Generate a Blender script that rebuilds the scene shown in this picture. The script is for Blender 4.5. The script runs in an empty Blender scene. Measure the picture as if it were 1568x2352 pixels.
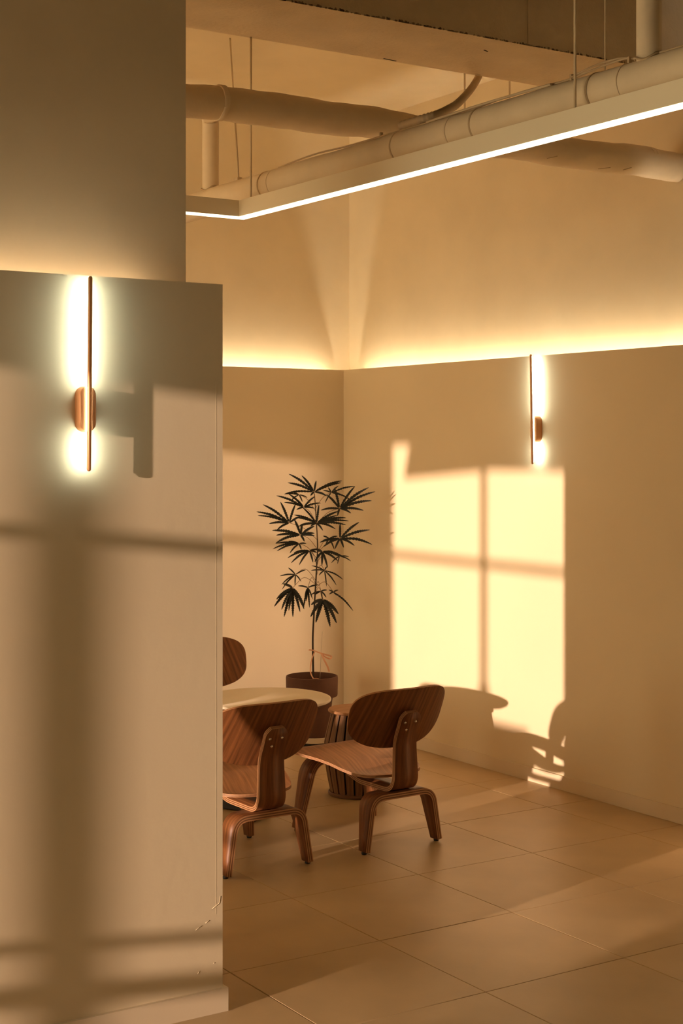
import bpy, bmesh, math, random
from mathutils import Vector, Matrix, Euler

random.seed(7)
S = bpy.context.scene
COL = S.collection

# ------------------------------------------------------------------ camera
EYE = 1.74
F_PX, HORIZON = 3500.0, 1020.0
YAW = math.radians(32.9)
cam_d = bpy.data.cameras.new('camera')
cam = bpy.data.objects.new('camera', cam_d)
COL.objects.link(cam)
cam.location = (0, 0, EYE)
cam.rotation_euler = (math.radians(90), 0, -YAW)
cam_d.sensor_fit = 'VERTICAL'
cam_d.sensor_height = 36.0
cam_d.lens = 36.0 * F_PX / 2352.0
cam_d.shift_y = (HORIZON - 1176.0) / 2352.0
cam_d.clip_start = 0.05
S.camera = cam

# ------------------------------------------------------------------ world, sun, exposure
SUN_DIR = Vector((1.0, 0.23, -0.113)).normalized()
w = bpy.data.worlds.new('evening_sky')
S.world = w
w.use_nodes = True
nt = w.node_tree
nt.nodes.clear()
wo = nt.nodes.new('ShaderNodeOutputWorld')
bg = nt.nodes.new('ShaderNodeBackground')
tc = nt.nodes.new('ShaderNodeTexCoord')
sp = nt.nodes.new('ShaderNodeSeparateXYZ')
cr = nt.nodes.new('ShaderNodeValToRGB')
cr.color_ramp.elements[0].position = 0.0
cr.color_ramp.elements[0].color = (1.0, 0.78, 0.46, 1)
cr.color_ramp.elements[1].position = 0.7
cr.color_ramp.elements[1].color = (0.66, 0.52, 0.38, 1)
nt.links.new(tc.outputs['Generated'], sp.inputs[0])
nt.links.new(sp.outputs['Z'], cr.inputs[0])
nt.links.new(cr.outputs[0], bg.inputs[0])
nt.links.new(bg.outputs[0], wo.inputs[0])
bg.inputs[1].default_value = 6.3

sd = bpy.data.lights.new('sun', 'SUN')
sun = bpy.data.objects.new('sun', sd)
COL.objects.link(sun)
sun.rotation_euler = SUN_DIR.to_track_quat('-Z', 'Y').to_euler()
sun.location = (-8, 0, 4)
sd.energy = 5.6
sd.color = (1.0, 0.70, 0.52)
sd.angle = math.radians(0.62)

S.view_settings.view_transform = 'Standard'
S.view_settings.look = 'None'
S.view_settings.exposure = 0.0
S.view_settings.gamma = 1.0
S.view_settings.use_curve_mapping = False
S.cycles.use_denoising = True
S.cycles.max_bounces = 14
S.cycles.diffuse_bounces = 10
S.cycles.sample_clamp_indirect = 6.0

COVE_E = 74.0
SCONCE_E = 85.0
PEND_E = 3.0

# ------------------------------------------------------------------ materials
def mat(name, color, rough=0.6, metal=0.0, noise=None, bump=None, spec=0.5, emit=None):
    m = bpy.data.materials.new(name)
    m.use_nodes = True
    n = m.node_tree
    b = n.nodes['Principled BSDF']
    b.inputs['Base Color'].default_value = (*color, 1)
    b.inputs['Roughness'].default_value = rough
    b.inputs['Metallic'].default_value = metal
    b.inputs['Specular IOR Level'].default_value = spec
    co = n.nodes.new('ShaderNodeTexCoord')
    if noise:
        sc, amt = noise
        t = n.nodes.new('ShaderNodeTexNoise')
        t.inputs['Scale'].default_value = sc
        t.inputs['Detail'].default_value = 5
        n.links.new(co.outputs['Object'], t.inputs['Vector'])
        r = n.nodes.new('ShaderNodeMapRange')
        r.inputs['From Min'].default_value = 0.3
        r.inputs['From Max'].default_value = 0.7
        r.inputs['To Min'].default_value = 1 - amt
        r.inputs['To Max'].default_value = 1 + amt
        n.links.new(t.outputs['Fac'], r.inputs['Value'])
        mx = n.nodes.new('ShaderNodeVectorMath')
        mx.operation = 'SCALE'
        mx.inputs[0].default_value = color
        n.links.new(r.outputs[0], mx.inputs['Scale'])
        n.links.new(mx.outputs[0], b.inputs['Base Color'])
    if bump:
        sc, st, dist = bump
        t2 = n.nodes.new('ShaderNodeTexNoise')
        t2.inputs['Scale'].default_value = sc
        t2.inputs['Detail'].default_value = 6
        n.links.new(co.outputs['Object'], t2.inputs['Vector'])
        bp = n.nodes.new('ShaderNodeBump')
        bp.inputs['Strength'].default_value = st
        bp.inputs['Distance'].default_value = dist
        n.links.new(t2.outputs['Fac'], bp.inputs['Height'])
        n.links.new(bp.outputs[0], b.inputs['Normal'])
    if emit:
        b.inputs['Emission Color'].default_value = (*emit[0], 1)
        b.inputs['Emission Strength'].default_value = emit[1]
    return m

def emitter(name, color, strength):
    m = bpy.data.materials.new(name)
    m.use_nodes = True
    n = m.node_tree
    n.nodes.clear()
    o = n.nodes.new('ShaderNodeOutputMaterial')
    e = n.nodes.new('ShaderNodeEmission')
    e.inputs[0].default_value = (*color, 1)
    e.inputs[1].default_value = strength
    n.links.new(e.outputs[0], o.inputs[0])
    return m

def wood(name, dark, light, rough=0.42, sx=3.5, sy=85.0, wav=2.0):
    """veneer: grain runs along U of the UV map (metres)"""
    m = bpy.data.materials.new(name)
    m.use_nodes = True
    n = m.node_tree
    b = n.nodes['Principled BSDF']
    uv = n.nodes.new('ShaderNodeUVMap')
    mp = n.nodes.new('ShaderNodeMapping')
    mp.inputs['Scale'].default_value = (sx, sy, 1)
    n.links.new(uv.outputs[0], mp.inputs[0])
    t = n.nodes.new('ShaderNodeTexNoise')
    t.inputs['Scale'].default_value = 1.0
    t.inputs['Detail'].default_value = 8
    t.inputs['Roughness'].default_value = 0.68
    t.inputs['Distortion'].default_value = 0.6
    n.links.new(mp.outputs[0], t.inputs['Vector'])
    mp2 = n.nodes.new('ShaderNodeMapping')
    mp2.inputs['Scale'].default_value = (1.3, 13, 1)
    n.links.new(uv.outputs[0], mp2.inputs[0])
    wv = n.nodes.new('ShaderNodeTexWave')
    wv.wave_type = 'BANDS'
    wv.bands_direction = 'Y'
    wv.inputs['Scale'].default_value = 0.9
    wv.inputs['Distortion'].default_value = 12.0
    wv.inputs['Detail'].default_value = 3
    wv.inputs['Detail Scale'].default_value = 1.1
    n.links.new(mp2.outputs[0], wv.inputs['Vector'])
    mixf = n.nodes.new('ShaderNodeMix')
    mixf.inputs[0].default_value = 0.16
    n.links.new(t.outputs['Fac'], mixf.inputs[2])
    n.links.new(wv.outputs['Fac'], mixf.inputs[3])
    r = n.nodes.new('ShaderNodeValToRGB')
    r.color_ramp.elements[0].position = 0.26
    r.color_ramp.elements[0].color = (*dark, 1)
    r.color_ramp.elements[1].position = 0.74
    r.color_ramp.elements[1].color = (*light, 1)
    n.links.new(mixf.outputs[0], r.inputs[0])
    n.links.new(r.outputs[0], b.inputs['Base Color'])
    b.inputs['Roughness'].default_value = rough
    b.inputs['Specular IOR Level'].default_value = 0.35
    bp = n.nodes.new('ShaderNodeBump')
    bp.inputs['Strength'].default_value = 0.12
    bp.inputs['Distance'].default_value = 0.0006
    n.links.new(t.outputs['Fac'], bp.inputs['Height'])
    n.links.new(bp.outputs[0], b.inputs['Normal'])
    return m

PL = (0.765, 0.655, 0.46)
M_wall = mat('painted_plaster', PL, 0.85, noise=(1.2, 0.03), bump=(35, 0.25, 0.002), spec=0.2)
M_wallup = mat('rough_plaster', PL, 0.9, noise=(2.5, 0.05), bump=(9, 0.35, 0.006), spec=0.15)
M_conc = mat('painted_concrete', (0.66, 0.555, 0.40), 0.9, noise=(5, 0.07), bump=(60, 0.6, 0.004), spec=0.15)
M_trim = mat('trim_paint', (0.72, 0.61, 0.44), 0.55, noise=(3, 0.02), spec=0.3)
M_tile = mat('porcelain_tile', (0.49, 0.355, 0.195), 0.40, noise=(3.2, 0.10), bump=(45, 0.12, 0.001), spec=0.35)
M_grout = mat('grout', (0.30, 0.215, 0.13), 0.8)
M_duct = mat('painted_duct', (0.75, 0.635, 0.46), 0.6, noise=(7, 0.05), bump=(14, 0.5, 0.006), spec=0.3)
M_rod = mat('painted_rod', (0.60, 0.49, 0.33), 0.55)
M_profile = mat('pendant_profile', (0.82, 0.75, 0.58), 0.5, spec=0.3)
M_pend = emitter('pendant_diffuser', (1.0, 0.84, 0.55), PEND_E)
M_cove = emitter('cove_led', (1.0, 0.83, 0.60), COVE_E)
M_cove2 = emitter('cove_led_dim', (1.0, 0.79, 0.58), COVE_E * .30)
M_led = emitter('sconce_led', (0.93, 1.0, 0.84), SCONCE_E)
M_brass = mat('brushed_brass', (0.66, 0.33, 0.15), 0.40, metal=0.35)
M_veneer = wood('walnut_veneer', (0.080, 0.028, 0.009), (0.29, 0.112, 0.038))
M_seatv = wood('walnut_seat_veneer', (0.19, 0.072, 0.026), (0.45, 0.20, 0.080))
M_plyd = mat('ply_edge_dark', (0.16, 0.065, 0.026), 0.6)
M_plyl = mat('ply_edge_light', (0.46, 0.24, 0.11), 0.6)
M_black = mat('black_rubber', (0.012, 0.010, 0.008), 0.55)
M_chrome = mat('polished_steel', (0.75, 0.72, 0.66), 0.18, metal=1.0)
M_tabletop = mat('white_laminate', (0.78, 0.70, 0.55), 0.42, spec=0.3)
M_tableedge = mat('table_edge', (0.20, 0.105, 0.05), 0.5)
M_stool = wood('stool_wood', (0.10, 0.045, 0.018), (0.30, 0.15, 0.062), 0.5)
M_stooltop = wood('stool_top_wood', (0.30, 0.14, 0.06), (0.50, 0.27, 0.13), 0.5)
M_pot = mat('terracotta', (0.105, 0.043, 0.022), 0.75, noise=(14, 0.12), bump=(80, 0.2, 0.001))
M_soil = mat('soil', (0.03, 0.019, 0.011), 0.95, noise=(60, 0.3), bump=(70, 1, 0.01))
M_stem = mat('bark', (0.035, 0.022, 0.012), 0.8)
M_leaf = mat('dark_leaf', (0.007, 0.010, 0.006), 0.65, noise=(20, 0.2))
M_petiole = mat('petiole', (0.17, 0.085, 0.03), 0.6)
M_ribbon = mat('peach_ribbon', (0.85, 0.48, 0.30), 0.5)
M_saucer = mat('white_saucer', (0.70, 0.63, 0.48), 0.45)
M_stake = mat('clear_stake', (0.70, 0.60, 0.45), 0.3)
M_frame = mat('window_frame_paint', (0.35, 0.30, 0.22), 0.5)
M_blind = mat('roller_blind_fabric', (0.60, 0.50, 0.36), 0.9)
M_cable = mat('painted_cable', (0.52, 0.40, 0.25), 0.6)
M_scar = mat('bare_concrete', (0.30, 0.24, 0.165), 0.9)
M_slab = mat('light_absorbing_slab', (0.13, 0.11, 0.085), 0.9)  # dark finish for the unseen front ceiling, added to keep column and beam dim
M_darkwall = mat('light_absorbing_wall', (0.10, 0.075, 0.05), 0.8)  # dark finish for the unseen wall behind the camera, added to cut bounce light
M_dark = mat('scar_and_gap_shade', (0.03, 0.02, 0.012), 0.9)  # near-black for the beam scars and for painted shade in the slat gaps

# ------------------------------------------------------------------ helpers
def link(name, me, parent=None, **props):
    o = bpy.data.objects.new(name, me)
    COL.objects.link(o)
    if parent is not None:
        o.parent = parent
    for k, v in props.items():
        o[k] = v
    return o

def empty(name, loc, label, category, group=None, rotz=0.0):
    o = bpy.data.objects.new(name, None)
    COL.objects.link(o)
    o.empty_display_size = 0.05
    o.location = loc
    o.rotation_euler = (0, 0, rotz)
    o['label'] = label
    o['category'] = category
    if group:
        o['group'] = group
    return o

def bm_obj(name, bm, mats, parent=None, smooth=None, **props):
    me = bpy.data.meshes.new(name)
    bm.normal_update()
    if smooth is not None:
        for f in bm.faces:
            f.smooth = smooth
    bm.to_mesh(me)
    bm.free()
    for m in (mats if isinstance(mats, (list, tuple)) else [mats]):
        me.materials.append(m)
    return link(name, me, parent, **props)

def add_box(bm, x0, x1, y0, y1, z0, z1, mi=0):
    vs = [bm.verts.new(p) for p in ((x0, y0, z0), (x1, y0, z0), (x1, y1, z0), (x0, y1, z0),
                                    (x0, y0, z1), (x1, y0, z1), (x1, y1, z1), (x0, y1, z1))]
    for f in ((0, 3, 2, 1), (4, 5, 6, 7), (0, 1, 5, 4), (1, 2, 6, 5), (2, 3, 7, 6), (3, 0, 4, 7)):
        fc = bm.faces.new([vs[i] for i in f])
        fc.material_index = mi

def box(name, x0, x1, y0, y1, z0, z1, m, parent=None, bevel=0.0, **props):
    bm = bmesh.new()
    add_box(bm, x0, x1, y0, y1, z0, z1)
    if bevel:
        bmesh.ops.bevel(bm, geom=bm.edges[:], offset=bevel, segments=2, affect='EDGES', profile=0.6)
    return bm_obj(name, bm, m, parent, **props)

def add_lathe(bm, prof, seg=48, mi=0, center=(0, 0), smooth=True, cap=True):
    rings = []
    for r, z in prof:
        if r < 1e-5:
            rings.append([bm.verts.new((center[0], center[1], z))])
        else:
            rings.append([bm.verts.new((center[0] + r * math.cos(2 * math.pi * i / seg),
                                        center[1] + r * math.sin(2 * math.pi * i / seg), z)) for i in range(seg)])
    for a, b in zip(rings, rings[1:]):
        for i in range(seg):
            j = (i + 1) % seg
            if len(a) == 1 and len(b) == 1:
                continue
            if len(a) == 1:
                f = bm.faces.new((a[0], b[j], b[i]))
            elif len(b) == 1:
                f = bm.faces.new((a[i], a[j], b[0]))
            else:
                f = bm.faces.new((a[i], a[j], b[j], b[i]))
            f.material_index = mi
            f.smooth = smooth
    if cap:
        for rg, rev in ((rings[0], True), (rings[-1], False)):
            if len(rg) > 2:
                f = bm.faces.new(list(reversed(rg)) if rev else rg)
                f.material_index = mi

def lathe(name, prof, m, parent=None, seg=48, sharp=40, **props):
    bm = bmesh.new()
    add_lathe(bm, prof, seg)
    o = bm_obj(name, bm, m, parent, **props)
    o.data.set_sharp_from_angle(angle=math.radians(sharp))
    return o

def add_tube(bm, pts, radii, seg=12, mi=0, squash=None):
    pts = [Vector(p) for p in pts]
    if not isinstance(radii, (list, tuple)):
        radii = [radii] * len(pts)
    n = len(pts)
    prev = None
    rings = []
    for i, p in enumerate(pts):
        t = (pts[min(i + 1, n - 1)] - pts[max(i - 1, 0)]).normalized()
        if prev is None:
            up = Vector((0, 0, 1)) if abs(t.z) < 0.9 else Vector((1, 0, 0))
            a = t.cross(up).normalized()
        else:
            a = (prev - t * prev.dot(t)).normalized()
        prev = a
        b = t.cross(a).normalized()
        rings.append([bm.verts.new(p + (a * math.cos(2 * math.pi * k / seg) + b * math.sin(2 * math.pi * k / seg)) * radii[i])
                      for k in range(seg)])
    for r0, r1 in zip(rings, rings[1:]):
        for k in range(seg):
            j = (k + 1) % seg
            f = bm.faces.new((r0[k], r0[j], r1[j], r1[k]))
            f.smooth = True
            f.material_index = mi
    for rg in (rings[0], rings[-1]):
        f = bm.faces.new(rg)
        f.material_index = mi
    return rings

def tube(name, pts, radii, m, parent=None, seg=12, **props):
    bm = bmesh.new()
    add_tube(bm, pts, radii, seg)
    bmesh.ops.recalc_face_normals(bm, faces=bm.faces[:])
    return bm_obj(name, bm, m, parent, **props)

def catmull(pts, n):
    pts = [Vector(p) for p in pts]
    out = []
    P = [pts[0]] + pts + [pts[-1]]
    for i in range(1, len(P) - 2):
        p0, p1, p2, p3 = P[i - 1], P[i], P[i + 1], P[i + 2]
        for k in range(n):
            t = k / n
            out.append(0.5 * ((2 * p1) + (p2 - p0) * t + (2 * p0 - 5 * p1 + 4 * p2 - p3) * t * t + (3 * p1 - p0 - 3 * p2 + p3) * t ** 3))
    out.append(pts[-1])
    return out

def structure(o):
    o['kind'] = 'structure'
    return o

# ------------------------------------------------------------------ room constants (metres)
XR, YB = 5.10, 7.86          # wainscot faces of the right and back walls
GAP = 0.12                   # ledge depth
XU, YU = XR + GAP, YB + GAP  # upper wall faces
XL, YF = -3.0, -2.6          # window wall, wall behind the camera
LEDGE = 2.195
CEIL = 3.73
PX0, PX1, PY0, PY1 = 1.20, 2.237, 4.13, 4.93   # wainscot clad column
PLEDGE = 2.231
BH, BT = 0.072, 0.013

# ------------------------------------------------------------------ floor with tiles
fl = structure(box('floor', XL - .2, XU + .2, YF - .2, YU + .2, -0.12, -0.003, M_grout))
TP, TG = 0.595, 0.0028
gx0, gy0 = 3.608, 4.41
cache = {}
i0 = math.floor((XL - gx0) / TP)
j0 = math.floor((YF - gy0) / TP)
for i in range(i0, 20):
    for j in range(j0, 30):
        x0, x1 = gx0 + i * TP + TG / 2, gx0 + (i + 1) * TP - TG / 2
        y0, y1 = gy0 + j * TP + TG / 2, gy0 + (j + 1) * TP - TG / 2
        x0, x1 = max(x0, XL), min(x1, XR)
        y0, y1 = max(y0, YF), min(y1, YB)
        if x1 - x0 < 0.02 or y1 - y0 < 0.02:
            continue
        if x0 > PX0 - 0.01 and x1 < PX1 + 0.01 and y0 > PY0 - 0.01 and y1 < PY1 + 0.01:
            continue
        key = (round(x1 - x0, 4), round(y1 - y0, 4))
        if key not in cache:
            bm = bmesh.new()
            hx, hy, c = key[0] / 2, key[1] / 2, 0.0012
            lo = [bm.verts.new(p) for p in ((-hx, -hy, -0.006), (hx, -hy, -0.006), (hx, hy, -0.006), (-hx, hy, -0.006))]
            mi_ = [bm.verts.new(p) for p in ((-hx, -hy, -c), (hx, -hy, -c), (hx, hy, -c), (-hx, hy, -c))]
            hi = [bm.verts.new(p) for p in ((-hx + c, -hy + c, 0), (hx - c, -hy + c, 0), (hx - c, hy - c, 0), (-hx + c, hy - c, 0))]
            bm.faces.new(hi)
            for k in range(4):
                q = (k + 1) % 4
                bm.faces.new((lo[k], lo[q], mi_[q], mi_[k]))
                bm.faces.new((mi_[k], mi_[q], hi[q], hi[k]))
            me = bpy.data.meshes.new('tile')
            bm.normal_update()
            bm.to_mesh(me)
            bm.free()
            me.materials.append(M_tile)
            cache[key] = me
        t = link('tile', cache[key], fl)
        t.location = ((x0 + x1) / 2, (y0 + y1) / 2, random.uniform(-0.0003, 0.0002))
        t.rotation_euler = (random.uniform(-.0006, .0006), random.uniform(-.0006, .0006), 0)

# ------------------------------------------------------------------ walls, ledges, baseboards
structure(box('wall_right', XU, XU + .2, YF - .2, YU + .2, -0.12, CEIL + .2, M_wallup))
structure(box('wall_back', XL - .2, XU, YU, YU + .2, -0.12, CEIL + .2, M_wallup))
structure(box('wall_front', XL, XU, YF - .2, YF, -0.12, CEIL + .2, M_darkwall))
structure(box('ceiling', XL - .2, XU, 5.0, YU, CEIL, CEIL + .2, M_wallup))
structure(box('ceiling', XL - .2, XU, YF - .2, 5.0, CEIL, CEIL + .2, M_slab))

REC = .08
def wainscot(name, x0, x1, y0, y1, h, lips):
    """solid cladding whose top is a light channel behind a 25 mm lip"""
    bm = bmesh.new()
    d, lip = REC, .025
    add_box(bm, x0, x1, y0, y1, -0.005, h - d)
    if lips == 'x':
        add_box(bm, x0, x0 + lip, y0, y1, h - d, h)
    elif lips == 'y':
        add_box(bm, x0, x1, y0, y0 + lip, h - d, h)
    else:
        add_box(bm, x0, x1, y0, y0 + lip, h - d, h)
        add_box(bm, x0, x1, y1 - lip, y1, h - d, h)
        add_box(bm, x0, x0 + lip, y0 + lip, y1 - lip, h - d, h)
        add_box(bm, x1 - lip, x1, y0 + lip, y1 - lip, h - d, h)
    bmesh.ops.remove_doubles(bm, verts=bm.verts[:], dist=1e-5)
    return structure(bm_obj(name, bm, M_wall))
tr1 = wainscot('trim_1', XR, XU, YF, YB, LEDGE, 'x')
tr2 = wainscot('trim_2', XL, XR + .001, YB, YU, LEDGE, 'y')
tr3 = wainscot('trim_3', PX0, PX1, PY0, PY1, PLEDGE, 'all')
box('corner_bead', PX1 - .0235, PX1 - .0215, PY0 - .0003, PY0 + .002, 0.30, PLEDGE - .3, M_wall, tr3)
structure(box('wall_partition', PX0 + .08, 2.172, PY0 + .12, PY1 - .12, PLEDGE - REC - .01, CEIL, M_wallup))

structure(box('baseboard_right', XR - BT, XR, YF, YB, 0, BH, M_trim, bevel=0.002))
structure(box('baseboard_back', XL, XR - BT, YB - BT, YB, 0, BH, M_trim, bevel=0.002))
bb = bmesh.new()
add_box(bb, PX0 - BT, PX1 + BT, PY0 - BT, PY0, 0, BH)
add_box(bb, PX1, PX1 + BT, PY0, PY1, 0, BH)
add_box(bb, PX0 - BT, PX1 + BT, PY1, PY1 + BT, 0, BH)
add_box(bb, PX0 - BT, PX0, PY0, PY1, 0, BH)
structure(bm_obj('baseboard_partition', bb, M_trim))

# plaster nicks low on the near cladding
for L in ([(-.093, .262), (-.083, .268), (-.072, .272)], [(-.060, .278), (-.046, .284)], [(-.036, .318), (-.020, .327), (-.012, .331), (-.008, .352)],
          [(-.032, .150), (-.027, .152)], [(-.086, .128), (-.080, .136)]):
    tube('plaster_nick', [(PX1 + a, PY0 - .0004, b) for a, b in L], .0008, M_wall, tr3, 6)

# ceiling beam, running across the room
BZ, BY0, BY1 = 3.378, 4.84, 5.36
bm = bmesh.new()
add_box(bm, XL, XU, BY0, BY1, BZ, CEIL)
beam = structure(bm_obj('trim_4', bm, M_conc))
box('form_seam', 4.04, 4.052, BY0 - .005, BY0 + .001, BZ + .005, CEIL, M_conc, beam)
bm = bmesh.new()                                     # crumbly lower arris of the beam
for k in range(420):
    x = random.uniform(2.4, XU)
    L = random.uniform(.003, .011)
    hh_ = random.uniform(.002, .006) * (1.6 if random.random() > .8 else 1)
    add_box(bm, x, x + L, BY0 - .0015, BY0 + .0025, BZ - .001, BZ + hh_)
for k in range(60):
    z = random.uniform(BZ, BZ + .22)
    x = 4.046 + random.uniform(-.005, .005)
    add_box(bm, x, x + .004, BY0 - .002, BY0 + .001, z, z + random.uniform(.003, .009))
co_ = bm_obj('crumbled_edge', bm, M_scar, beam)
co_['kind'] = 'stuff'
# small casting scars on the beam
for (x, y, L, a) in ((3.95, 5.0, .03, .4), (3.70, 5.34, .07, .1)):
    o = box('scar', -L / 2, L / 2, -.003, .003, -.0015, .003, M_dark, beam)
    o.location = (x, y, BZ)
    o.rotation_euler = (0, 0, a)

# window wall on the left (outside the frame): the sun comes in here
WZ0, WZ1 = 0.06, 2.67
WINS = [(2.33, 3.70, 3.03), (3.75, 5.462, 4.605), (5.99, 7.40, 6.70)]
segs = [YF] + [v for a in WINS for v in (a[0], a[1])] + [YU]
bm = bmesh.new()
for k in range(0, len(segs), 2):
    add_box(bm, XL - .2, XL, segs[k], segs[k + 1], -0.12, CEIL)
for a in WINS:
    add_box(bm, XL - .2, XL, a[0], a[1], WZ1, CEIL)
    add_box(bm, XL - .2, XL, a[0], a[1], -0.12, WZ0)
structure(bm_obj('wall_left', bm, M_wall))
for n, (y0, y1, ym) in enumerate(WINS):
    wn = bpy.data.objects.new('window_%d' % (n + 1), None)
    COL.objects.link(wn)
    wn.location = (XL - .03, (y0 + y1) / 2, WZ0)
    wn['kind'] = 'structure'
    def wpart(nm, a, b, c, d, e, f, m=M_frame):
        o = box(nm, a, b, c, d, e, f, m)
        o.parent = wn
        o.matrix_parent_inverse = Matrix.Translation(-Vector(wn.location))
        return o
    xa, xb = XL - .05, XL - .01
    wpart('mullion', xa, xb, ym - .024, ym + .024 + (.010 if n == 0 else 0), WZ0, WZ1)
    wpart('transom', xa, xb, y0, y1, 1.992, 2.034)
    wpart('transom', xa, xb, y0, y1, 0.81, 0.845)
    wpart('transom', xa, xb, y0, y1, 0.655, 0.72)
    bm = bmesh.new()
    if n == 1:
        q = [(ym, 2.508), (y1 - .075, 2.455), (y1 - .20, WZ1), (ym, WZ1)]
        q = [(ym, 2.508), (y1 - .105, 2.452), (y1 - .165, WZ1), (ym, WZ1)]
        vs = [bm.verts.new((XL - .005, y, z)) for y, z in q] + [bm.verts.new((XL, y, z)) for y, z in q]
        for f in ((0, 1, 2, 3), (7, 6, 5, 4), (0, 4, 5, 1), (1, 5, 6, 2), (2, 6, 7, 3), (3, 7, 4, 0)):
            bm.faces.new([vs[i] for i in f])
        add_box(bm, XL - .005, XL, y0, ym, 2.514, WZ1)
    else:
        add_box(bm, XL - .005, XL, y0, y1, 2.468 if n == 0 else 2.514, WZ1)
    bo = bm_obj('roller_blind', bm, M_blind, wn)
    bo.matrix_parent_inverse = Matrix.Translation(-Vector(wn.location))

# ------------------------------------------------------------------ cove lighting on the ledges
def cove(loc, size, label, M_cove=M_cove):
    t = empty('cove_light', loc, label, 'light')
    sx, sy = size
    box('housing', -sx / 2, sx / 2, -sy / 2, sy / 2, 0, .006, M_profile, t)
    if sx > sy:
        box('led_strip', -sx / 2 + .004, sx / 2 - .004, -sy / 2 + .002, sy / 2 - .002, .0062, .012, M_cove, t)
    else:
        box('led_strip', -sx / 2 + .002, sx / 2 - .002, -sy / 2 + .004, sy / 2 - .004, .0062, .012, M_cove, t)
cove((XU - .078, (YF + 7.84) / 2, LEDGE - REC + .001), (.014, 7.84 - YF - .1), 'warm cove strip glowing along the ledge of the right wall')
cove(((XL + 5.10) / 2, YU - .078, LEDGE - REC + .001), (5.10 - XL - .1, .014), 'warm cove strip glowing along the ledge of the back wall behind the plant')
cove(((PX0 + 2.03) / 2, PY0 + .12 - .078, PLEDGE - REC + .001), (2.03 - PX0 - .04, .014), 'warm cove strip glowing on top of the near partition above its sconce', M_cove2)

# ------------------------------------------------------------------ wall sconces
def sconce(loc, rotz, tilt, label):
    """local: wall plane is y=0, light sticks out to -y, origin at the base centre"""
    t = empty('wall_sconce', loc, label, 'wall lamp', 'brass rod wall sconces', rotz)
    # capsule base
    bm = bmesh.new()
    hw, hh, n = .026, .066, 14
    out = []
    for k in range(n + 1):
        a = math.pi * k / n
        out.append((hw * math.cos(a), hh - hw + hw * math.sin(a)))
    for k in range(n + 1):
        a = math.pi + math.pi * k / n
        out.append((hw * math.cos(a), -(hh - hw) + hw * math.sin(a)))
    rings = []
    for (y, s) in ((0, 1), (-.0315, 1), (-.0345, .97), (-.036, .90)):
        rings.append([bm.verts.new((x * (1 - (1 - s)), y, z - math.copysign((1 - s) * hw, z))) for x, z in out])
    for a, b in zip(rings, rings[1:]):
        for k in range(len(out)):
            j = (k + 1) % len(out)
            f = bm.faces.new((a[k], a[j], b[j], b[k]))
            f.smooth = True
    bm.faces.new(rings[0])
    bm.faces.new(rings[-1])
    bmesh.ops.recalc_face_normals(bm, faces=bm.faces[:])
    o = bm_obj('base', bm, M_brass, t)
    o.data.set_sharp_from_angle(angle=math.radians(35))
    # rod: flattened tube, closed round ends
    z0, z1 = -.180, .383
    bm = bmesh.new()
    zz = [z0, z0 + .002, z0 + .006] + [z0 + .006 + (z1 - z0 - .012) * k / 6 for k in range(1, 6)] + [z1 - .006, z1 - .002, z1]
    rr = [.0022, .0048, .0062] + [.0062] * 5 + [.0062, .0048, .0022]
    rings = add_tube(bm, [(0, -.0455, z) for z in zz], rr, 16)
    bmesh.ops.recalc_face_normals(bm, faces=bm.faces[:])
    rod = bm_obj('rod', bm, M_brass, t)
    rod.rotation_euler = (0, tilt, 0)
    led = bmesh.new()
    add_box(led, -.0030, .0030, -.0402, -.0378, z0 + .010, z1 - .010)
    lo = bm_obj('led_strip', led, M_led, rod)
    return t
sconce((1.777, PY0, 1.8415), 0.0, .008, 'brass rod wall sconce lit on the near partition at the left')
sconce((XR, 6.02, 1.817), -math.pi / 2, -.022, 'brass rod wall sconce lit on the far right wall above the sunlit window patch')

# ------------------------------------------------------------------ pendant
pt = empty('linear_pendant', (3.0, 5.4, 2.657), 'long cream linear pendant with lit white underside turning a corner beneath the duct', 'ceiling light')
W_, H_ = .05, .069
Yn, Xe = -1.0, 2.172
bm = bmesh.new()
# L shape profile: outer polygon in local coordinates
XW_ = -2.10                                  # unseen far side of the loop, added to light the near partition
add_box(bm, 0, W_, Yn - 5.4, W_, .004, H_)
add_box(bm, XW_ - W_, XW_, Yn - 5.4, W_, .004, H_)
add_box(bm, XW_, 0, 0, W_, .004, H_)
add_box(bm, XW_, 0, Yn - 5.4, Yn - 5.4 + W_, .004, H_)
bmesh.ops.recalc_face_normals(bm, faces=bm.faces[:])
bm_obj('profile', bm, M_profile, pt)
box('diffuser', .002, W_ - .002, Yn - 5.4 + .003, W_ - .002, 0, .0038, M_pend, pt)
box('diffuser', XW_ + .0002, .0018, .002, W_ - .002, 0, .0038, M_pend, pt)
box('diffuser', XW_ - W_ + .002, XW_ - .002, Yn - 5.4 + .003, W_ - .002, 0, .0038, M_pend, pt)  # added glowing side out of view, brightens the near partition
box('diffuser', XW_ + .0002, .0018, Yn - 5.4 + .002, Yn - 5.4 + W_ - .002, 0, .0038, M_pend, pt)  # added closing side of the loop, also out of view
for (y, zt) in ((5.347, BZ), (3.406, CEIL), (1.3, CEIL)):
    tube('suspension_rod', [(XW_ - W_ / 2, y - 5.4, H_), (XW_ - W_ / 2, y - 5.4, zt - 2.657)], .0042, M_rod, pt, 8)
    tube('suspension_rod', [(W_ / 2, y - 5.4, H_), (W_ / 2, y - 5.4, (H_ + zt - 2.657) / 2), (W_ / 2, y - 5.4, zt - 2.657)], .0042, M_rod, pt, 8)
tube('suspension_rod', [(-1.0, W_ / 2, H_), (-1.0, W_ / 2, CEIL - 2.657)], .0042, M_rod, pt, 8)

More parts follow.
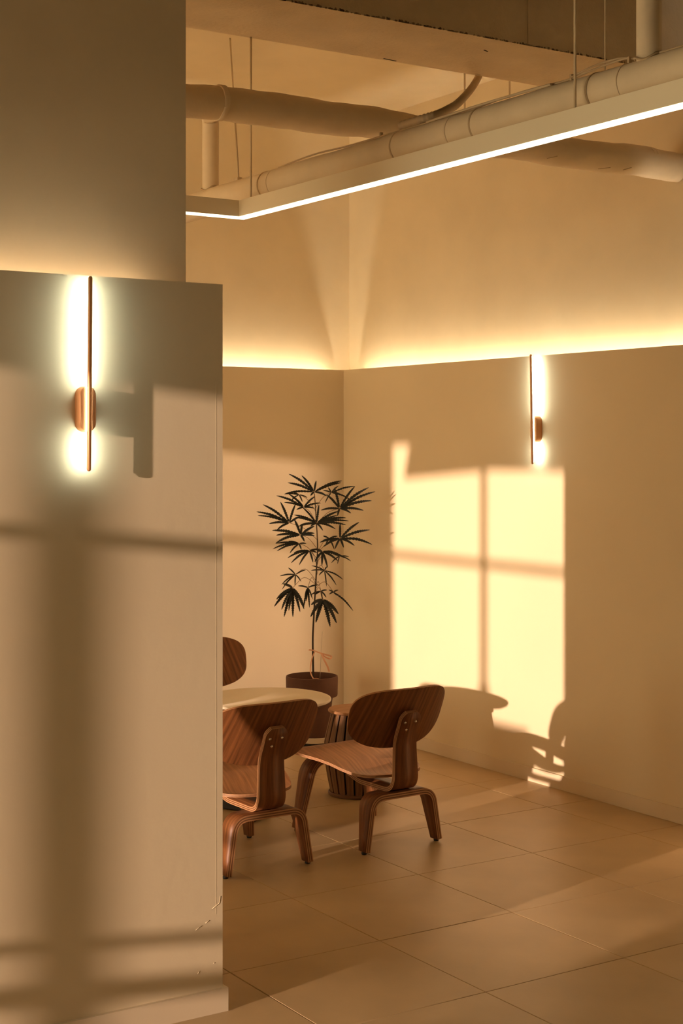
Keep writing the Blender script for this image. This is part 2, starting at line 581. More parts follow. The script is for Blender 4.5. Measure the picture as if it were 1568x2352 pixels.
# ------------------------------------------------------------------ ducts
DX, DZ, DR = 3.12, 2.7905, .0585
sd_ = empty('straight_duct', (DX, 5.6, DZ), 'straight cream painted duct running just above the linear pendant', 'duct')
ys = [YF + .0 + k * (6.35 - YF) / 120 for k in range(121)]
tube('duct_pipe', [(0, y - 5.6, 0.0012 * math.sin(y * 9)) for y in ys], [DR + .0006 * math.sin(y * 23) for y in ys], M_duct, sd_, 40)
for y in (5.362, 5.29, 4.42, 4.10, 3.965, 3.40, 3.27, 2.9, 1.5):
    w_ = .004 if y not in (5.29, 3.27) else .002
    tube('duct_seam', [(0, y - 5.6 - w_, 0), (0, y - 5.6 + w_, 0)], DR + .0016, M_duct if y in (5.29, 3.27, 4.10) else M_cable, sd_, 40)
# branch that drops from the ceiling side near the picture's right, and one at the far end
def branch(y, top, bend=None):
    pts = [(0, y - 5.6, DR - .012), (0, y - 5.6, .15), (0, y - 5.6, .3)]
    if bend:
        p = Vector(bend)
        pts = [(0, y - 5.6, DR - .012), (0, y - 5.6, .12), (0, y - 5.6, .25), (0, y - 5.6, .34),
               (-.03, y - 5.6 - .05, .37), tuple(Vector((0, y - 5.6, .37)).lerp(p, .5)), tuple(p)]
        pts = catmull(pts, 4)
    else:
        pts += [(0, y - 5.6, top - DZ)]
    tube('branch_pipe', pts, .036, M_duct, sd_, 24)
    cl = bmesh.new()
    add_tube(cl, [(.041 * math.cos(a), y - 5.6 + .041 * math.sin(a), DR + .002 + .006 * math.sin(3 * a) - .010 * abs(math.cos(a)) ** 2) for a in [2 * math.pi * k / 20 for k in range(20)]], .004, 6)
    bm_obj('joint_sealant', cl, M_cable, sd_)
branch(3.197, CEIL)
branch(5.87, 0, bend=(2.80 - DX, 5.20 - 5.6, 3.04 - DZ))
# slack cables lying on top of the duct
def cable(pts, r=.0035, m=M_cable):
    return tube('cable', catmull([(x, y - 5.6, z) for x, y, z in pts], 6), r, m, sd_, 8)
cable([(-.022, 5.25, DR - .004), (-.012, 5.0, DR + .010), (-.006, 4.8, DR + .006), (-.015, 4.6, DR + .001), (-.01, 4.3, DR + .002),
       (-.006, 4.0, DR + .004), (0, 3.85, DR + .012), (0, 3.7, DR + .012), (-.006, 3.55, DR + .005), (-.006, 3.42, DR + .013), (0, 3.3, DR + .02), (0, 3.26, DR + .012), (0, 3.1, DR + .006), (0, 2.7, DR + .003)])
cable([(-.012, 3.52, DR + .008), (-.010, 3.42, DR + .022), (0, 3.33, DR + .026), (0, 3.27, DR + .016)], .003)
cable([(-.02, 4.25, DR + .001), (-.015, 4.0, DR + .006), (-.01, 3.8, DR + .008), (-.02, 3.6, DR + .002)], .0045, M_rod)
for y in (3.52, 3.27, 4.55):
    box('cable_clip', -.012, .0, y - 5.6 - .004, y - 5.6 + .004, DR - .003, DR + .018, M_cable, sd_)
o = box('duct_clamp', -.012, .012, -.012, .012, DR - .004, DR + .014, M_rod, sd_, bevel=.003)
o.location = (0, 5.62 - 5.6, 0)
tube('hanger_rod', [(0, .02, DR + .012), (3.60 - DX, 6.57 - 5.6, CEIL - DZ)], .004, M_rod, sd_, 8)
tube('hanger_rod', [(0, 3.38 - 5.6, DR), (0, 3.38 - 5.6, CEIL - DZ)], .0022, M_rod, sd_, 8)
tube('hanger_rod', [(0, 1.0 - 5.6, DR), (0, 1.0 - 5.6, CEIL - DZ)], .0035, M_rod, sd_, 8)

# crossing insulated duct
CY, CZ = 5.157, 3.045
cd = empty('insulated_duct', (3.6, CY, CZ), 'wavy cloth-wrapped duct crossing the room under the concrete beam', 'duct')
bm = bmesh.new()
pts, rad = [], []
N = 150
for k in range(N + 1):
    x = 0.4 + (XU - 0.005 - 0.4) * k / N
    z = CZ + .006 * math.sin(x * 4.1 + .7) + .004 * math.sin(x * 9.3)
    r = .0655 + .002 * math.sin(x * 6.3 + 1)
    if x > 4.3:
        q = math.sin(min(1, (x - 4.3) / .9) * math.pi)
        z -= .010 * q
        r += .004 * q
    pts.append((x - 3.6, 0, z - CZ))
    rad.append(r)
rings = add_tube(bm, pts, rad, 40)
for rg in rings:                                   # cloth wrap: soft facets and sag
    for k, v in enumerate(rg):
        a = 2 * math.pi * k / 40
        s = .0022 * math.sin(v.co.x * 17 + a * 2) + .0016 * math.sin(v.co.x * 41 + a * 5)
        v.co.z += s
        v.co.y += .6 * s
bmesh.ops.recalc_face_normals(bm, faces=bm.faces[:])
bm_obj('duct_wrap', bm, M_duct, cd)
for x in (2.78, 4.15, 5.02):
    tube('wrap_band', [(x - 3.6 - .012, 0, .003), (x - 3.6 + .012, 0, .003)], .0685, M_duct, cd, 40)
# wrap creases on the underside
for (x, a, L) in ((4.55, .7, .05), (4.72, .6, .06), (4.85, .8, .04), (4.4, .9, .05)):
    tube('wrap_crease', [(x - 3.6 + L * (k - 3) / 6, -.0695 * math.sin(a + .25 * (k - 3) / 6), -.0695 * math.cos(a + .25 * (k - 3) / 6) - .006) for k in range(7)], .0016, M_cable, cd, 6)

# corrugated hose dropping from the ceiling onto the duct
cy_, sy_ = math.cos(YAW), math.sin(YAW)
def at(px, py, dep):
    """room point seen at photo pixel (px,py) at distance dep along the view axis"""
    a = (px - 784.0) / F_PX
    return Vector(((a * cy_ + sy_) * dep, (cy_ - a * sy_) * dep, EYE - (py - HORIZON) / F_PX * dep))
hp = catmull([(3.112, 4.42, 2.868), (3.118, 4.30, 2.871), at(1008, 262, 5.32), at(1028, 252, 5.55), at(1048, 240, 5.85), at(1068, 220, 6.2), at(1086, 198, 6.55), at(1099, 174, 6.9),
              at(1106, 148, 7.12), at(1109, 115, 7.25), (4.53, 5.74, 3.60), (4.54, 5.75, 3.722)], 14)
ho = tube('corrugated_hose', hp, [.0155 + .0018 * math.sin(k * 2.1) for k in range(len(hp))], M_cable, None, 16)
ho['label'] = 'ribbed flexible conduit hose curving down from behind the beam onto the duct'
ho['category'] = 'hose'

# trunking hung behind the beam
tk = empty('cable_trunking', (4.65, 5.9, 3.22), 'thin hanging rods of a cable trunking seen between the beam and the duct', 'trunking')
box('channel', -.35, .35, -.03, .03, 0, .03, M_duct, tk)
for x in (4.53, 4.81):
    tube('hanger_rod', [(x - 4.65, 0, .03), (x - 4.65, 0, CEIL - 3.22)], .0045, M_rod, tk, 8)

# ------------------------------------------------------------------ moulded plywood lounge chair
def strip_mesh(path, width, thick, to3, taper=None, layers=5):
    """path: 2D points; rectangle section swept; broad faces veneer (0), edges striped (1,2)"""
    bm = bmesh.new()
    uvl = bm.loops.layers.uv.new('UVMap')
    P = [Vector(p) for p in path]
    n = len(P)
    d = [0]
    for a, b in zip(P, P[1:]):
        d.append(d[-1] + (b - a).length)
    rows = []
    for i, p in enumerate(P):
        t = (P[min(i + 1, n - 1)] - P[max(i - 1, 0)]).normalized()
        nn = Vector((-t.y, t.x))
        wv = width[i] if isinstance(width, list) else width
        row = {}
        for s in (0, 1):
            for l in range(layers + 1):
                q = p + nn * thick * (l / layers - .5)
                row[(s, l)] = bm.verts.new(to3(q.x, q.y, (wv[0] if s == 0 else wv[1]) if isinstance(wv, tuple) else (s - .5) * wv))
        row['w'] = wv
        rows.append(row)
    def face(vs, mi, uvs, sm=True):
        f = bm.faces.new(vs)
        f.material_index = mi
        f.smooth = sm
        for lp, uv in zip(f.loops, uvs):
            lp[uvl].uv = uv
    for i in range(n - 1):
        a, b = rows[i], rows[i + 1]
        ua, ub = d[i], d[i + 1]
        for l, fl_ in ((0, 0), (layers, 1)):
            face([a[(0, l)], a[(1, l)], b[(1, l)], b[(0, l)]], 0, [(ua, 0), (ua, .1), (ub, .1), (ub, 0)])
        for s in (0, 1):
            for l in range(layers):
                face([a[(s, l)], b[(s, l)], b[(s, l + 1)], a[(s, l + 1)]], 1 + (l % 2), [(ua, 0), (ub, 0), (ub, .01), (ua, .01)], False)
    for r in (rows[0], rows[-1]):
        for l in range(layers):
            face([r[(0, l)], r[(1, l)], r[(1, l + 1)], r[(0, l + 1)]], 1 + (l % 2), [(0, 0)] * 4, False)
    bmesh.ops.recalc_face_normals(bm, faces=bm.faces[:])
    me = bpy.data.meshes.new('strip')
    bm.to_mesh(me)
    bm.free()
    for m in (M_veneer, M_plyl, M_plyd):
        me.materials.append(m)
    return me

def panel_mesh(outline, surf, thick, uvf, face_mat, rings=14, layers=5):
    """outline: list of 2D boundary points (CCW); surf(u,v)->Vector; thickness goes along -normal"""
    bm = bmesh.new()
    uvl = bm.loops.layers.uv.new('UVMap')
    cx = sum(p[0] for p in outline) / len(outline)
    cy = sum(p[1] for p in outline) / len(outline)
    n = len(outline)
    def nrm(u, v):
        e = .002
        return (surf(u + e, v) - surf(u - e, v)).cross(surf(u, v + e) - surf(u, v - e)).normalized()
    def grid(off, sgn):
        c = bm.verts.new(surf(cx, cy) - nrm(cx, cy) * off)
        rr = []
        uvs = []
        for k in range(1, rings + 1):
            s = math.sin(k / rings * math.pi / 2) if k < rings else 1.0
            row, ur = [], []
            for p in outline:
                u, v = cx + (p[0] - cx) * s, cy + (p[1] - cy) * s
                row.append(bm.verts.new(surf(u, v) - nrm(u, v) * off))
                ur.append(uvf(u, v))
            rr.append(row)
            uvs.append(ur)
        for i in range(n):
            j = (i + 1) % n
            fs = [([c, rr[0][i], rr[0][j]], [uvf(cx, cy), uvs[0][i], uvs[0][j]])]
            for k in range(rings - 1):
                fs.append(([rr[k][i], rr[k + 1][i], rr[k + 1][j], rr[k][j]], [uvs[k][i], uvs[k + 1][i], uvs[k + 1][j], uvs[k][j]]))
            for vs, us in fs:
                f = bm.faces.new(vs)
                f.smooth = True
                for lp in f.loops:
                    lp[uvl].uv = us[vs.index(lp.vert)]
        return rr[-1], uvs[-1]
    top, tuv = grid(0, 1)
    bot, _ = grid(thick, -1)
    prev = top
    for l in range(1, layers + 1):
        if l == layers:
            cur = bot
        else:
            cur = [bm.verts.new(a.co.lerp(b.co, l / layers)) for a, b in zip(top, bot)]
        for i in range(n):
            j = (i + 1) % n
            f = bm.faces.new((prev[i], prev[j], cur[j], cur[i]))
            f.material_index = 1 + ((l + 1) % 2)
        prev = cur
    bmesh.ops.recalc_face_normals(bm, faces=bm.faces[:])
    me = bpy.data.meshes.new('panel')
    bm.to_mesh(me)
    bm.free()
    for m in (face_mat, M_plyl, M_plyd):
        me.materials.append(m)
    return me

def u_path(foot, top_half, h, r, n=10):
    """inverted U in (x,z): foot half-spacing, top corner half-spacing, height of centre line"""
    L = []
    corner = Vector((top_half, h))
    ft = Vector((foot, 0.012))
    d1 = (ft - corner).normalized()
    ang = math.acos(max(-1, min(1, d1.dot(Vector((-1, 0))))))
    tl = r / math.tan(ang / 2)
    p0, p2 = corner + Vector((-1, 0)) * tl, corner + d1 * tl
    half = [Vector((0, h)), Vector((p0.x * .5, h)), p0]
    for k in range(1, n):
        t = k / n
        half.append((1 - t) ** 2 * p0 + 2 * t * (1 - t) * (corner * .93 + (p0 + p2) * .035) + t * t * p2)
    half += [p2, p2.lerp(ft, .33), p2.lerp(ft, .66), ft]
    full = [Vector((-p.x, p.y)) for p in reversed(half[1:])] + half
    return full

def outline_seat(n=72):
    pts = []
    for k in range(n):
        a = 2 * math.pi * k / n
        c, s = math.cos(a), math.sin(a)
        e = 2 / 3.4
        x = math.copysign(abs(c) ** e, c)
        y = math.copysign(abs(s) ** e, s)
        hw = .230 + .056 * y
        pts.append((x * hw, -.02 + y * .285))
    return pts

def outline_back(n=80):
    pts = []
    for k in range(n):
        a = 2 * math.pi * k / n
        c, s = math.cos(a), math.sin(a)
        e = 2 / (3.3 if s > 0 else 2.55)
        x = math.copysign(abs(c) ** e, c)
        z = math.copysign(abs(s) ** e, s)
        hw = .248 + .012 * z
        pts.append((x * hw, z * .132 + (.008 * x * x if s > 0 else 0)))
    return pts

def surf_seat(u, v):
    z = .352 + .10 * u * u
    t = (v + .305) / .57
    z += -.032 * math.exp(-((t - .12) / .2) ** 2) + .022 * math.sin(max(0, min(1, t)) * math.pi / 2)
    if t > .84:
        z -= .35 * (t - .84) ** 2
    if t < .3:
        z += 1.3 * u * u * (.3 - t)
    return Vector((u, v, z))

def surf_back(u, v):
    # v is height about centre .578; positive normal must face forward (+y)
    y = -.332 + 1.15 * u * u - .40 * v
    return Vector((-u, y, .578 + v))

def chair_meshes():
    m = {}
    def t_u(yc):
        return lambda a, b, w_: (a, yc + w_, b)
    def wid(path, w0, w1):
        out = []
        for p in path:
            f = max(0, min(1, p.y / .25))
            out.append(w1 + (w0 - w1) * f)
        return out
    pr = u_path(.195, .160, .2325, .062)
    m['rear'] = strip_mesh(pr, wid(pr, .095, .050), .024, lambda a, b, w_: (a, -.222 + w_ + (.243 - b) * -.10, b))
    pf = u_path(.208, .165, .318, .080)
    m['front'] = strip_mesh(pf, wid(pf, .095, .048), .024, lambda a, b, w_: (a, .215 + w_ + (.318 - b) * .11, b))
    # spine (y,z)
    sp_ = [(.235, .338), (.16, .334), (.10, .322), (.04, .302), (-.03, .280), (-.09, .266), (-.15, .2645), (-.22, .2645), (-.285, .2655),
           (-.322, .280), (-.339, .312), (-.340, .35), (-.338, .41), (-.338, .46), (-.346, .50), (-.361, .54), (-.3745, .575), (-.380, .59), (-.384, .600), (-.387, .608)]
    sp_ = [tuple(p) for p in catmull([(a, b, 0) for a, b in sp_], 3)]
    sp2 = [Vector((p[0], p[1])) for p in sp_]
    wd = []
    for p in sp2:
        if p.x > -.30 and p.y < .35:
            wd.append(.125)
        else:
            f = max(0, min(1, (p.y - .29) / .25))
            base = .130 - .024 * f
            if p.y > .572:
                base *= max(.55, 1 - .45 * ((p.y - .572) / .036) ** 2.2)
            wd.append(base)
    m['spine'] = strip_mesh(sp2, wd, .019, lambda a, b, w_: (w_, a, b))
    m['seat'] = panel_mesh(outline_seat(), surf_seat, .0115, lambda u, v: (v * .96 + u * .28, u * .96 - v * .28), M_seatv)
    m['back'] = panel_mesh(outline_back(), surf_back, .0115, lambda u, v: (v * .97 - u * .24, u * .97 + v * .24), M_veneer)
    bm = bmesh.new()
    add_lathe(bm, [(.0062, 0), (.0062, .0012), (.0052, .0034), (.0028, .0050), (0, .0056)], 16)
    me = bpy.data.meshes.new('screw'); bm.to_mesh(me); bm.free(); me.materials.append(M_chrome); m['screw'] = me
    bm = bmesh.new()
    add_lathe(bm, [(.010, 0), (.0115, .003), (.0115, .010), (.008, .014)], 16)
    me = bpy.data.meshes.new('glide'); bm.to_mesh(me); bm.free(); me.materials.append(M_black); m['glide'] = me
    bm = bmesh.new()
    add_lathe(bm, [(.030, 0), (.032, .004), (.032, .012), (.030, .016)], 24)
    me = bpy.data.meshes.new('shock_mount'); bm.to_mesh(me); bm.free(); me.materials.append(M_black); m['mount'] = me
    return m
CM = chair_meshes()

BSH = .066
BDZ = -.011
def lounge_chair(loc, rotz, label):
    t = empty('lounge_chair', loc, label, 'chair', 'moulded plywood lounge chairs around the round table', rotz)
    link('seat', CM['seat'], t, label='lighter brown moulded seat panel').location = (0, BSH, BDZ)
    link('backrest', CM['back'], t).location = (0, BSH, BDZ)
    link('leg_frame', CM['rear'], t)
    link('leg_frame', CM['front'], t)
    link('spine', CM['spine'], t).location = (0, BSH, BDZ)
    for (x, z) in ((-.030, .562), (.027, .562), (-.014, .529)):
        o = link('screw', CM['screw'], t, label='shiny steel screw')
        o.location = (x, BSH - .3785 + (.562 - z) * .40, z + BDZ)
        o.rotation_euler = (math.radians(111), 0, 0)
    for (x, y) in ((-.04, -.235), (0, -.235), (.04, -.235)):
        o = link('screw', CM['screw'], t, label='shiny steel screw')
        o.location = (x, y, .2210)
        o.rotation_euler = (math.pi, 0, 0)
    for (x, y) in ((-.196, -.244), (.196, -.244), (-.209, .249), (.209, .249)):
        o = link('glide', CM['glide'], t, label='black rubber foot glide')
        o.location = (x, y, 0)
    o = link('shock_mount', CM['mount'], t, label='black rubber disc')
    o.location = (0, BSH - .3535, .548 + BDZ)
    o.rotation_euler = (math.radians(-69), 0, 0)
    o.scale = (1, 1, 1.9)
    o = link('shock_mount', CM['mount'], t, label='black rubber disc')
    o.location = (0, BSH - .06, .286 + BDZ)
    o.scale = (1, 1, 2.6)
    return t
lounge_chair((3.775, 5.625, 0), math.radians(2.5), 'walnut plywood lounge chair on the right, fully visible in front of the slatted stool')
lounge_chair((3.115, 5.625, 0), math.radians(1.5), 'walnut plywood lounge chair half hidden by the partition edge, orange sunlight on its back')
lounge_chair((3.76, 7.02, 0), math.radians(172), 'dark walnut plywood lounge chair facing us behind the round white table')

lounge_chair((2.66, 6.225, 0), math.radians(-87), 'walnut plywood lounge chair hidden behind the partition, its back shading the far wall')

# counter by the windows, out of frame: its shadow cuts off the foot of the sunlit patch
ct = empty('window_counter', (-2.35, 5.18, 0), 'painted counter standing below the middle window, out of the picture', 'counter')
box('body', -.25, .25, -.71, .71, .0, 1.035, M_trim, ct, bevel=.003)
box('counter_top', -.27, .27, -.73, .73, 1.036, 1.07, M_tabletop, ct, bevel=.004)
va = lathe('vase', [(0, 0), (.035, 0), (.048, .03), (.056, .10), (.054, .17), (.040, .205), (.026, .22), (.028, .235), (.022, .235), (.018, .22), (0, .20)], M_pot, None, 32)
va.location = (-2.35, 4.76, 1.0705)
va['label'] = 'small dark vase standing on the counter by the windows, out of the picture'
va['category'] = 'vase'

# ------------------------------------------------------------------ round table
tb = empty('round_table', (3.61, 6.24, 0), 'low round table with a cream top and dark underside between the chairs', 'table')
lathe('table_top', [(0, .529), (.306, .529), (.3095, .531), (.310, .537), (.308, .5405), (.304, .542), (0, .542)], M_tabletop, tb, 96)
lathe('edge_band', [(0, .510), (.270, .510), (.300, .522), (.3075, .529), (0, .529)], M_tableedge, tb, 96)
lathe('pedestal', [(0, .03), (.024, .03), (.022, .05), (.022, .49), (.07, .498), (.07, .510), (0, .510)], M_black, tb, 32)
for ang in (217, 125, 62):
    a = math.radians(ang)
    o = box('foot', .0, .235, -.03, .03, .004, .036, M_black, tb, bevel=.004)
    o.rotation_euler = (0, 0, a)

# ------------------------------------------------------------------ slatted stool
st = empty('slatted_stool', (4.19, 6.33, 0), 'round drum stool of vertical wooden slats behind the right chair', 'stool')
bm = bmesh.new()
uvl = bm.loops.layers.uv.new('UVMap')
add_lathe(bm, [(0, .408), (.140, .408), (.146, .412), (.147, .418), (.143, .4235), (0, .424)], 64)
for f in bm.faces:
    for lp in f.loops:
        lp[uvl].uv = (lp.vert.co.x, lp.vert.co.y)
o = bm_obj('stool_top', bm, M_stooltop, st, label='smooth round orange-brown wooden disc')
o.data.set_sharp_from_angle(angle=math.radians(40))
def srad(z):
    t = z / .408
    if t > .62:
        return .128 + (.168 - .128) * (1 - (t - .62) / .38) ** .9
    return .132 + (.168 - .132) * math.sin(t / .62 * math.pi / 2)
bm = bmesh.new()
uvl = bm.loops.layers.uv.new('UVMap')
rows = []
NS = 20
for k in range(17):
    z = .018 + (.408 - .018) * k / 16
    r = srad(z)
    hw = math.pi * r / NS * .78
    rows.append([bm.verts.new(p) for p in ((r - .011, -hw * .9, z), (r - .002, -hw, z), (r, -hw * .75, z), (r, hw * .75, z), (r - .002, hw, z), (r - .011, hw * .9, z))])
for a, b in zip(rows, rows[1:]):
    for k in range(6):
        j = (k + 1) % 6
        f = bm.faces.new((a[k], a[j], b[j], b[k]))
        for lp in f.loops:
            lp[uvl].uv = (lp.vert.co.z, lp.vert.co.y)
bm.faces.new(rows[0]); bm.faces.new(rows[-1])
bmesh.ops.recalc_face_normals(bm, faces=bm.faces[:])
sm = bpy.data.meshes.new('slat'); bm.to_mesh(sm); bm.free(); sm.materials.append(M_stool)
for k in range(NS):
    o = link('slat', sm, st)
    o.rotation_euler = (0, 0, 2 * math.pi * (k + .3) / NS)
lathe('base_ring', [(0, .0), (.138, .0), (.146, .004), (.147, .012), (.143, .018), (0, .018)], M_stool, st, 64, label='dark round base ring')
lathe('gap_shade_drum', [(0, .018), (.112, .018), (.145, .25), (.112, .400), (0, .405)], M_dark, st, 32, label='dark drum painted as the shade behind the slats')  # solid core; its near-black colour stands in for shade between the slats

# ------------------------------------------------------------------ potted plant
PPX, PPY = 4.66, 7.50
pp = empty('potted_plant', (PPX, PPY, .062), 'tall thin dark-leaved finger aralia in a terracotta pot in the room corner', 'plant')
lathe('pot', [(0, 0), (.085, 0), (.092, .006), (.118, .205), (.121, .222), (.147, .232), (.149, .24), (.151, .325), (.149, .336), (.143, .338), (.139, .330), (.137, .24), (.11, .215), (.08, .20), (0, .20)], M_pot, pp, 64, 35)
bm = bmesh.new()
add_lathe(bm, [(.1355, .284), (.12, .290), (.08, .294), (.03, .297), (0, .298)], 40)
for v in bm.verts:
    v.co.z += random.uniform(-.004, .004)
bm_obj('soil', bm, M_soil, pp)

PD = PPX * sy_ + PPY * cy_
ORG = Vector((PPX, PPY, .062))
def zp(zx, zy, dd=0.0):
    return at(570 + zx / 4.2, 1060 + zy / 4.2, PD + dd) - ORG
stem_pts = [(627, 2085), (624, 1900), (622, 1700), (632, 1500), (640, 1350), (652, 1150), (660, 1000), (668, 850), (664, 700), (657, 600), (648, 450), (638, 310)]
sp3 = catmull([zp(x, y, .004 * math.sin(i * 1.3)) for i, (x, y) in enumerate(stem_pts)], 5)
nsp = len(sp3)
tube('stem', sp3, [.0062 - .0038 * k / nsp for k in range(nsp)], M_stem, pp, 10)
LEAVES = [
 ((635, 292), [(390, 120), (380, 205), (515, 135), (655, 185), (905, 185), (895, 205), (350, 312), (760, 335), (600, 330)], 1.0, 0.0),
 ((880, 452), [(830, 250), (1028, 240), (1162, 250), (1225, 290), (1190, 378), (1112, 472), (992, 500), (700, 470), (755, 320), (860, 525)], 1.05, -.06),
 ((535, 440), [(270, 330), (385, 310), (345, 395), (645, 335), (465, 465), (700, 400), (640, 452), (440, 350)], .9, .05),
 ((395, 592), [(140, 415), (80, 485), (92, 522), (200, 600), (310, 390), (455, 410), (275, 662), (500, 532)], 1.0, -.04),
 ((660, 592), [(440, 515), (682, 415), (870, 480), (942, 543), (968, 575), (942, 612), (842, 652), (480, 628), (455, 540), (720, 668), (560, 610), (600, 625)], .95, -.09),
 ((660, 600), [(520, 440), (860, 520), (900, 600), (500, 610), (700, 640), (640, 560)], .8, .08),
 ((505, 708), [(230, 665), (268, 712), (262, 790), (445, 560), (520, 600), (640, 622), (640, 692), (542, 772), (640, 718)], 1.1, -.07),
 ((885, 742), [(885, 600), (1070, 585), (1175, 660), (1195, 802), (1025, 812), (920, 832), (835, 845), (720, 825), (690, 780)], 1.05, -.03),
 ((490, 792), [(235, 845), (275, 865), (262, 792), (400, 885), (512, 852), (560, 792), (385, 768)], .85, .07),
 ((590, 858), [(380, 930), (412, 980), (490, 1000), (625, 975), (662, 880), (700, 850), (440, 880)], .95, .02),
 ((715, 868), [(640, 970), (710, 1005), (765, 1025), (865, 960), (930, 930), (850, 890), (660, 860)], 1.1, -.05),
 ((455, 1090), [(305, 1105), (385, 1025), (555, 1045), (320, 1190), (325, 1235), (450, 1200), (510, 1160)], .7, .09),
 ((735, 1050), [(610, 1005), (680, 1100), (755, 1205), (850, 1195), (915, 1140), (760, 1010), (605, 1052)], .65, .10),
 ((430, 1218), [(250, 1400), (320, 1430), (345, 1500), (430, 1502), (500, 1452), (540, 1402), (270, 1330), (335, 1180), (540, 1425), (390, 1440)], 1.25, -.08),
 ((575, 1215), [(530, 1420), (590, 1410), (560, 1350), (480, 1200), (680, 1190), (620, 1330), (545, 1300)], .8, .03),
 ((722, 1330), [(600, 1500), (650, 1555), (790, 1595), (852, 1560), (870, 1472), (605, 1382), (780, 1420)], 1.55, -.10),
 ((700, 1250), [(640, 1290), (760, 1240), (752, 1312), (600, 1290), (715, 1330)], .8, .04),
 ((820, 1258), [(1012, 1442), (780, 1282), (870, 1240), (850, 1290), (775, 1240)], .75, .06),
 ((800, 300), [(770, 250), (1030, 240), (1002, 382), (740, 400), (900, 320), (870, 235), (720, 280)], .7, .10),
 ((490, 320), [(345, 315), (410, 380), (570, 350), (430, 300), (522, 390)], .7, .09),
 ((780, 742), [(700, 780), (720, 718), (830, 850), (740, 820), (862, 720)], .75, .08),
 ((880, 912), [(972, 920), (990, 962), (800, 980), (860, 990), (820, 900)], .6, .11),
]
def leaf(hub, tips, wf, dd, k):
    h = zp(hub[0], hub[1], dd)
    bm = bmesh.new()
    # petiole back to the stem, lower than the hub
    zi = hub[1] + (150 if hub[1] < 900 else 60 if hub[1] < 1150 else -40)
    best = min(sp3, key=lambda p: abs(p.z - zp(0, zi).z))
    mid = (best + h) / 2 + Vector((0, 0, .02 if hub[1] < 900 else .05))
    if (best - h).length > .02:
        add_tube(bm, catmull([best, mid, h], 5), .0014, 5, 1)
    rnd = random.Random(k * 31 + 5)
    for (tx, ty) in tips:
        td = dd + rnd.uniform(-.035, .03)
        e = zp(tx, ty, td)
        L = (e - h).length
        s = h.lerp(e, .13)
        sag = Vector((0, 0, .07 * L if ty < hub[1] + 40 else .10 * L))
        c = catmull([h, s + sag * .25, h.lerp(e, .5) + sag * .8, h.lerp(e, .8) + sag * .5, e], 5)
        add_tube(bm, c[:4], .0009, 4, 1)
        blade = c[3:]
        axis = (e - h).normalized()
        side = axis.cross(Vector((sy_, cy_, 0)) + Vector((rnd.uniform(-.5, .5), rnd.uniform(-.5, .5), rnd.uniform(-.3, .3)))).normalized()
        nn = len(blade)
        M = 26
        pts = []
        for i in range(M + 1):
            f = i / M * (nn - 1)
            q = min(int(f), nn - 2)
            pts.append(blade[q].lerp(blade[q + 1], f - q))
        W = (.0052 + .010 * min(L, .16)) * wf * 1.25
        prev = None
        for i, p in enumerate(pts):
            t = i / M
            wv = W * (math.sin(math.pi * min(1, t * .93 + .07)) ** .65) * (1 - .35 * t)
            wv *= (1.22 if i % 2 else .74)
            if i == M:
                wv = .0003
            fold = Vector((sy_, cy_, 0)) * wv * .35
            row = (bm.verts.new(p - side * wv - fold), bm.verts.new(p), bm.verts.new(p + side * wv - fold))
            if prev:
                bm.faces.new((prev[0], prev[1], row[1], row[0])).smooth = True
                bm.faces.new((prev[1], prev[2], row[2], row[1])).smooth = True
            prev = row
    bm_obj('leaf', bm, [M_leaf, M_petiole], pp)
for k, (hub, tips, wf, dd) in enumerate(LEAVES):
    leaf(hub, tips, wf, dd, k)

sk = tube('plant_stake', [zp(715, 1640, -.03), zp(706, 1800, -.03), zp(690, 2110, -.03)], .0016, M_stake, pp, 6)
sk['label'] = 'thin clear support stake'

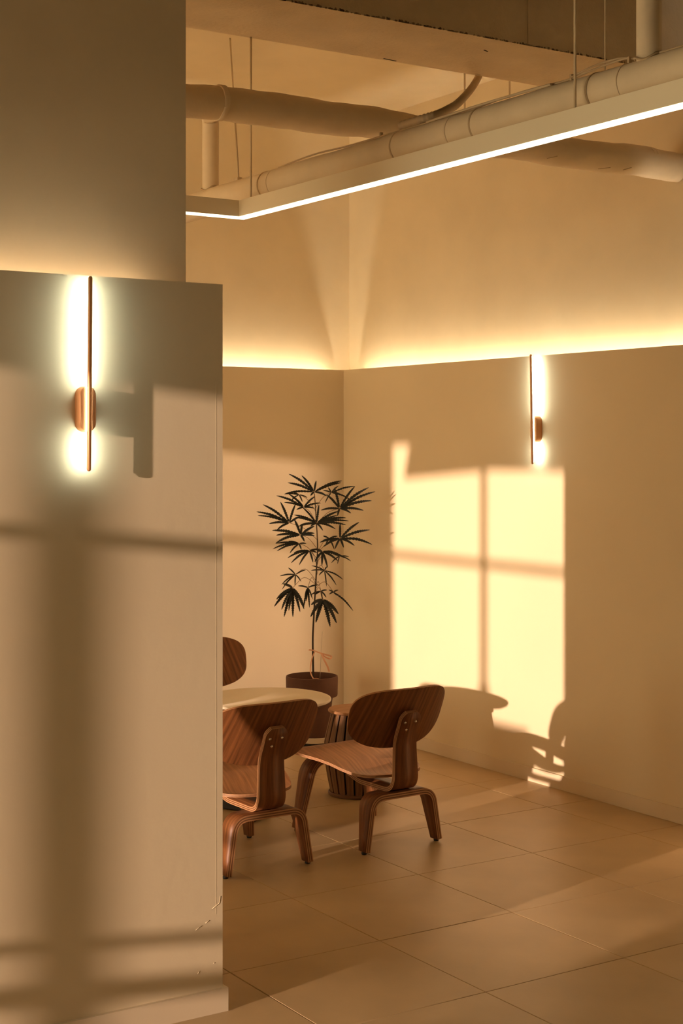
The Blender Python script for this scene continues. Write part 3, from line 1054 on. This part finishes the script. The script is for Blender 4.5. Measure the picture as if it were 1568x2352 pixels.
# saucer and dark roller under the pot
sa = lathe('plant_saucer', [(0, .026), (.12, .026), (.135, .030), (.140, .060), (.136, .061), (.131, .034), (.1, .0315), (0, .0315)], M_saucer, None, 64, 30)
sa.location = (PPX, PPY, .0)
sa['label'] = 'cream round saucer under the terracotta plant pot'
sa['category'] = 'saucer'
pp.location.z = .0320
for ch in pp.children:
    if ch.name.startswith(('pot', 'soil')):
        ch.scale = (1, 1, 1.09)
        ch.location = (-.012, 0, 0)
    if ch.name.startswith(('leaf', 'stem', 'plant_stake')):
        ch.location.z = .030
ca = lathe('plant_caddy', [(0, 0), (.095, 0), (.115, .006), (.118, .024), (.112, .026), (0, .026)], M_black, None, 48, 30)
ca.location = (PPX, PPY, .0)
ca['label'] = 'low black round plant dolly under the saucer in the corner'
ca['category'] = 'plant dolly'

# ribbon tied round the stem
rb = bmesh.new()
def ribbon_strip(pts, w_):
    c = catmull(pts, 6)
    prev = None
    n = len(c)
    for i, p in enumerate(c):
        t = (c[min(i + 1, n - 1)] - c[max(i - 1, 0)]).normalized()
        s = t.cross(Vector((sy_, cy_, .25))).normalized() * w_
        q = Vector((sy_, cy_, 0)) * .0006
        row = [rb.verts.new(v) for v in (p - s - q, p + s - q, p + s + q, p - s + q)]
        if prev:
            for k in range(4):
                j = (k + 1) % 4
                rb.faces.new((prev[k], prev[j], row[j], row[k])).smooth = False
        else:
            rb.faces.new(row)
        prev = row
    rb.faces.new(prev)
O2 = ORG
def rz(x, y, d):
    return zp(x, y, d) + Vector((0, 0, 0))
ribbon_strip([rz(583, 1818, -.03), rz(625, 1822, -.012), rz(660, 1835, -.03), rz(700, 1850, -.04)], .0042)
ribbon_strip([rz(700, 1850, -.04), rz(740, 1862, -.05), rz(800, 1880, -.05), rz(790, 1902, -.055), rz(755, 1893, -.05), rz(712, 1862, -.045)], .0045)
ribbon_strip([rz(705, 1855, -.045), rz(735, 1920, -.055), rz(765, 1980, -.06), rz(780, 2028, -.06)], .0052)
ribbon_strip([rz(640, 1835, -.02), rz(615, 1900, -.025), rz(600, 1980, -.04), rz(603, 2045, -.06), rz(628, 2095, -.08)], .0034)
ribbon_strip([rz(628, 2095, -.08), rz(655, 2092, -.085), rz(680, 2097, -.08)], .003)
ro = bm_obj('ribbon', rb, M_ribbon)
ro.location = ORG
ro['label'] = 'peach ribbon tied in a bow round the plant stem above the pot'
ro['category'] = 'ribbon'
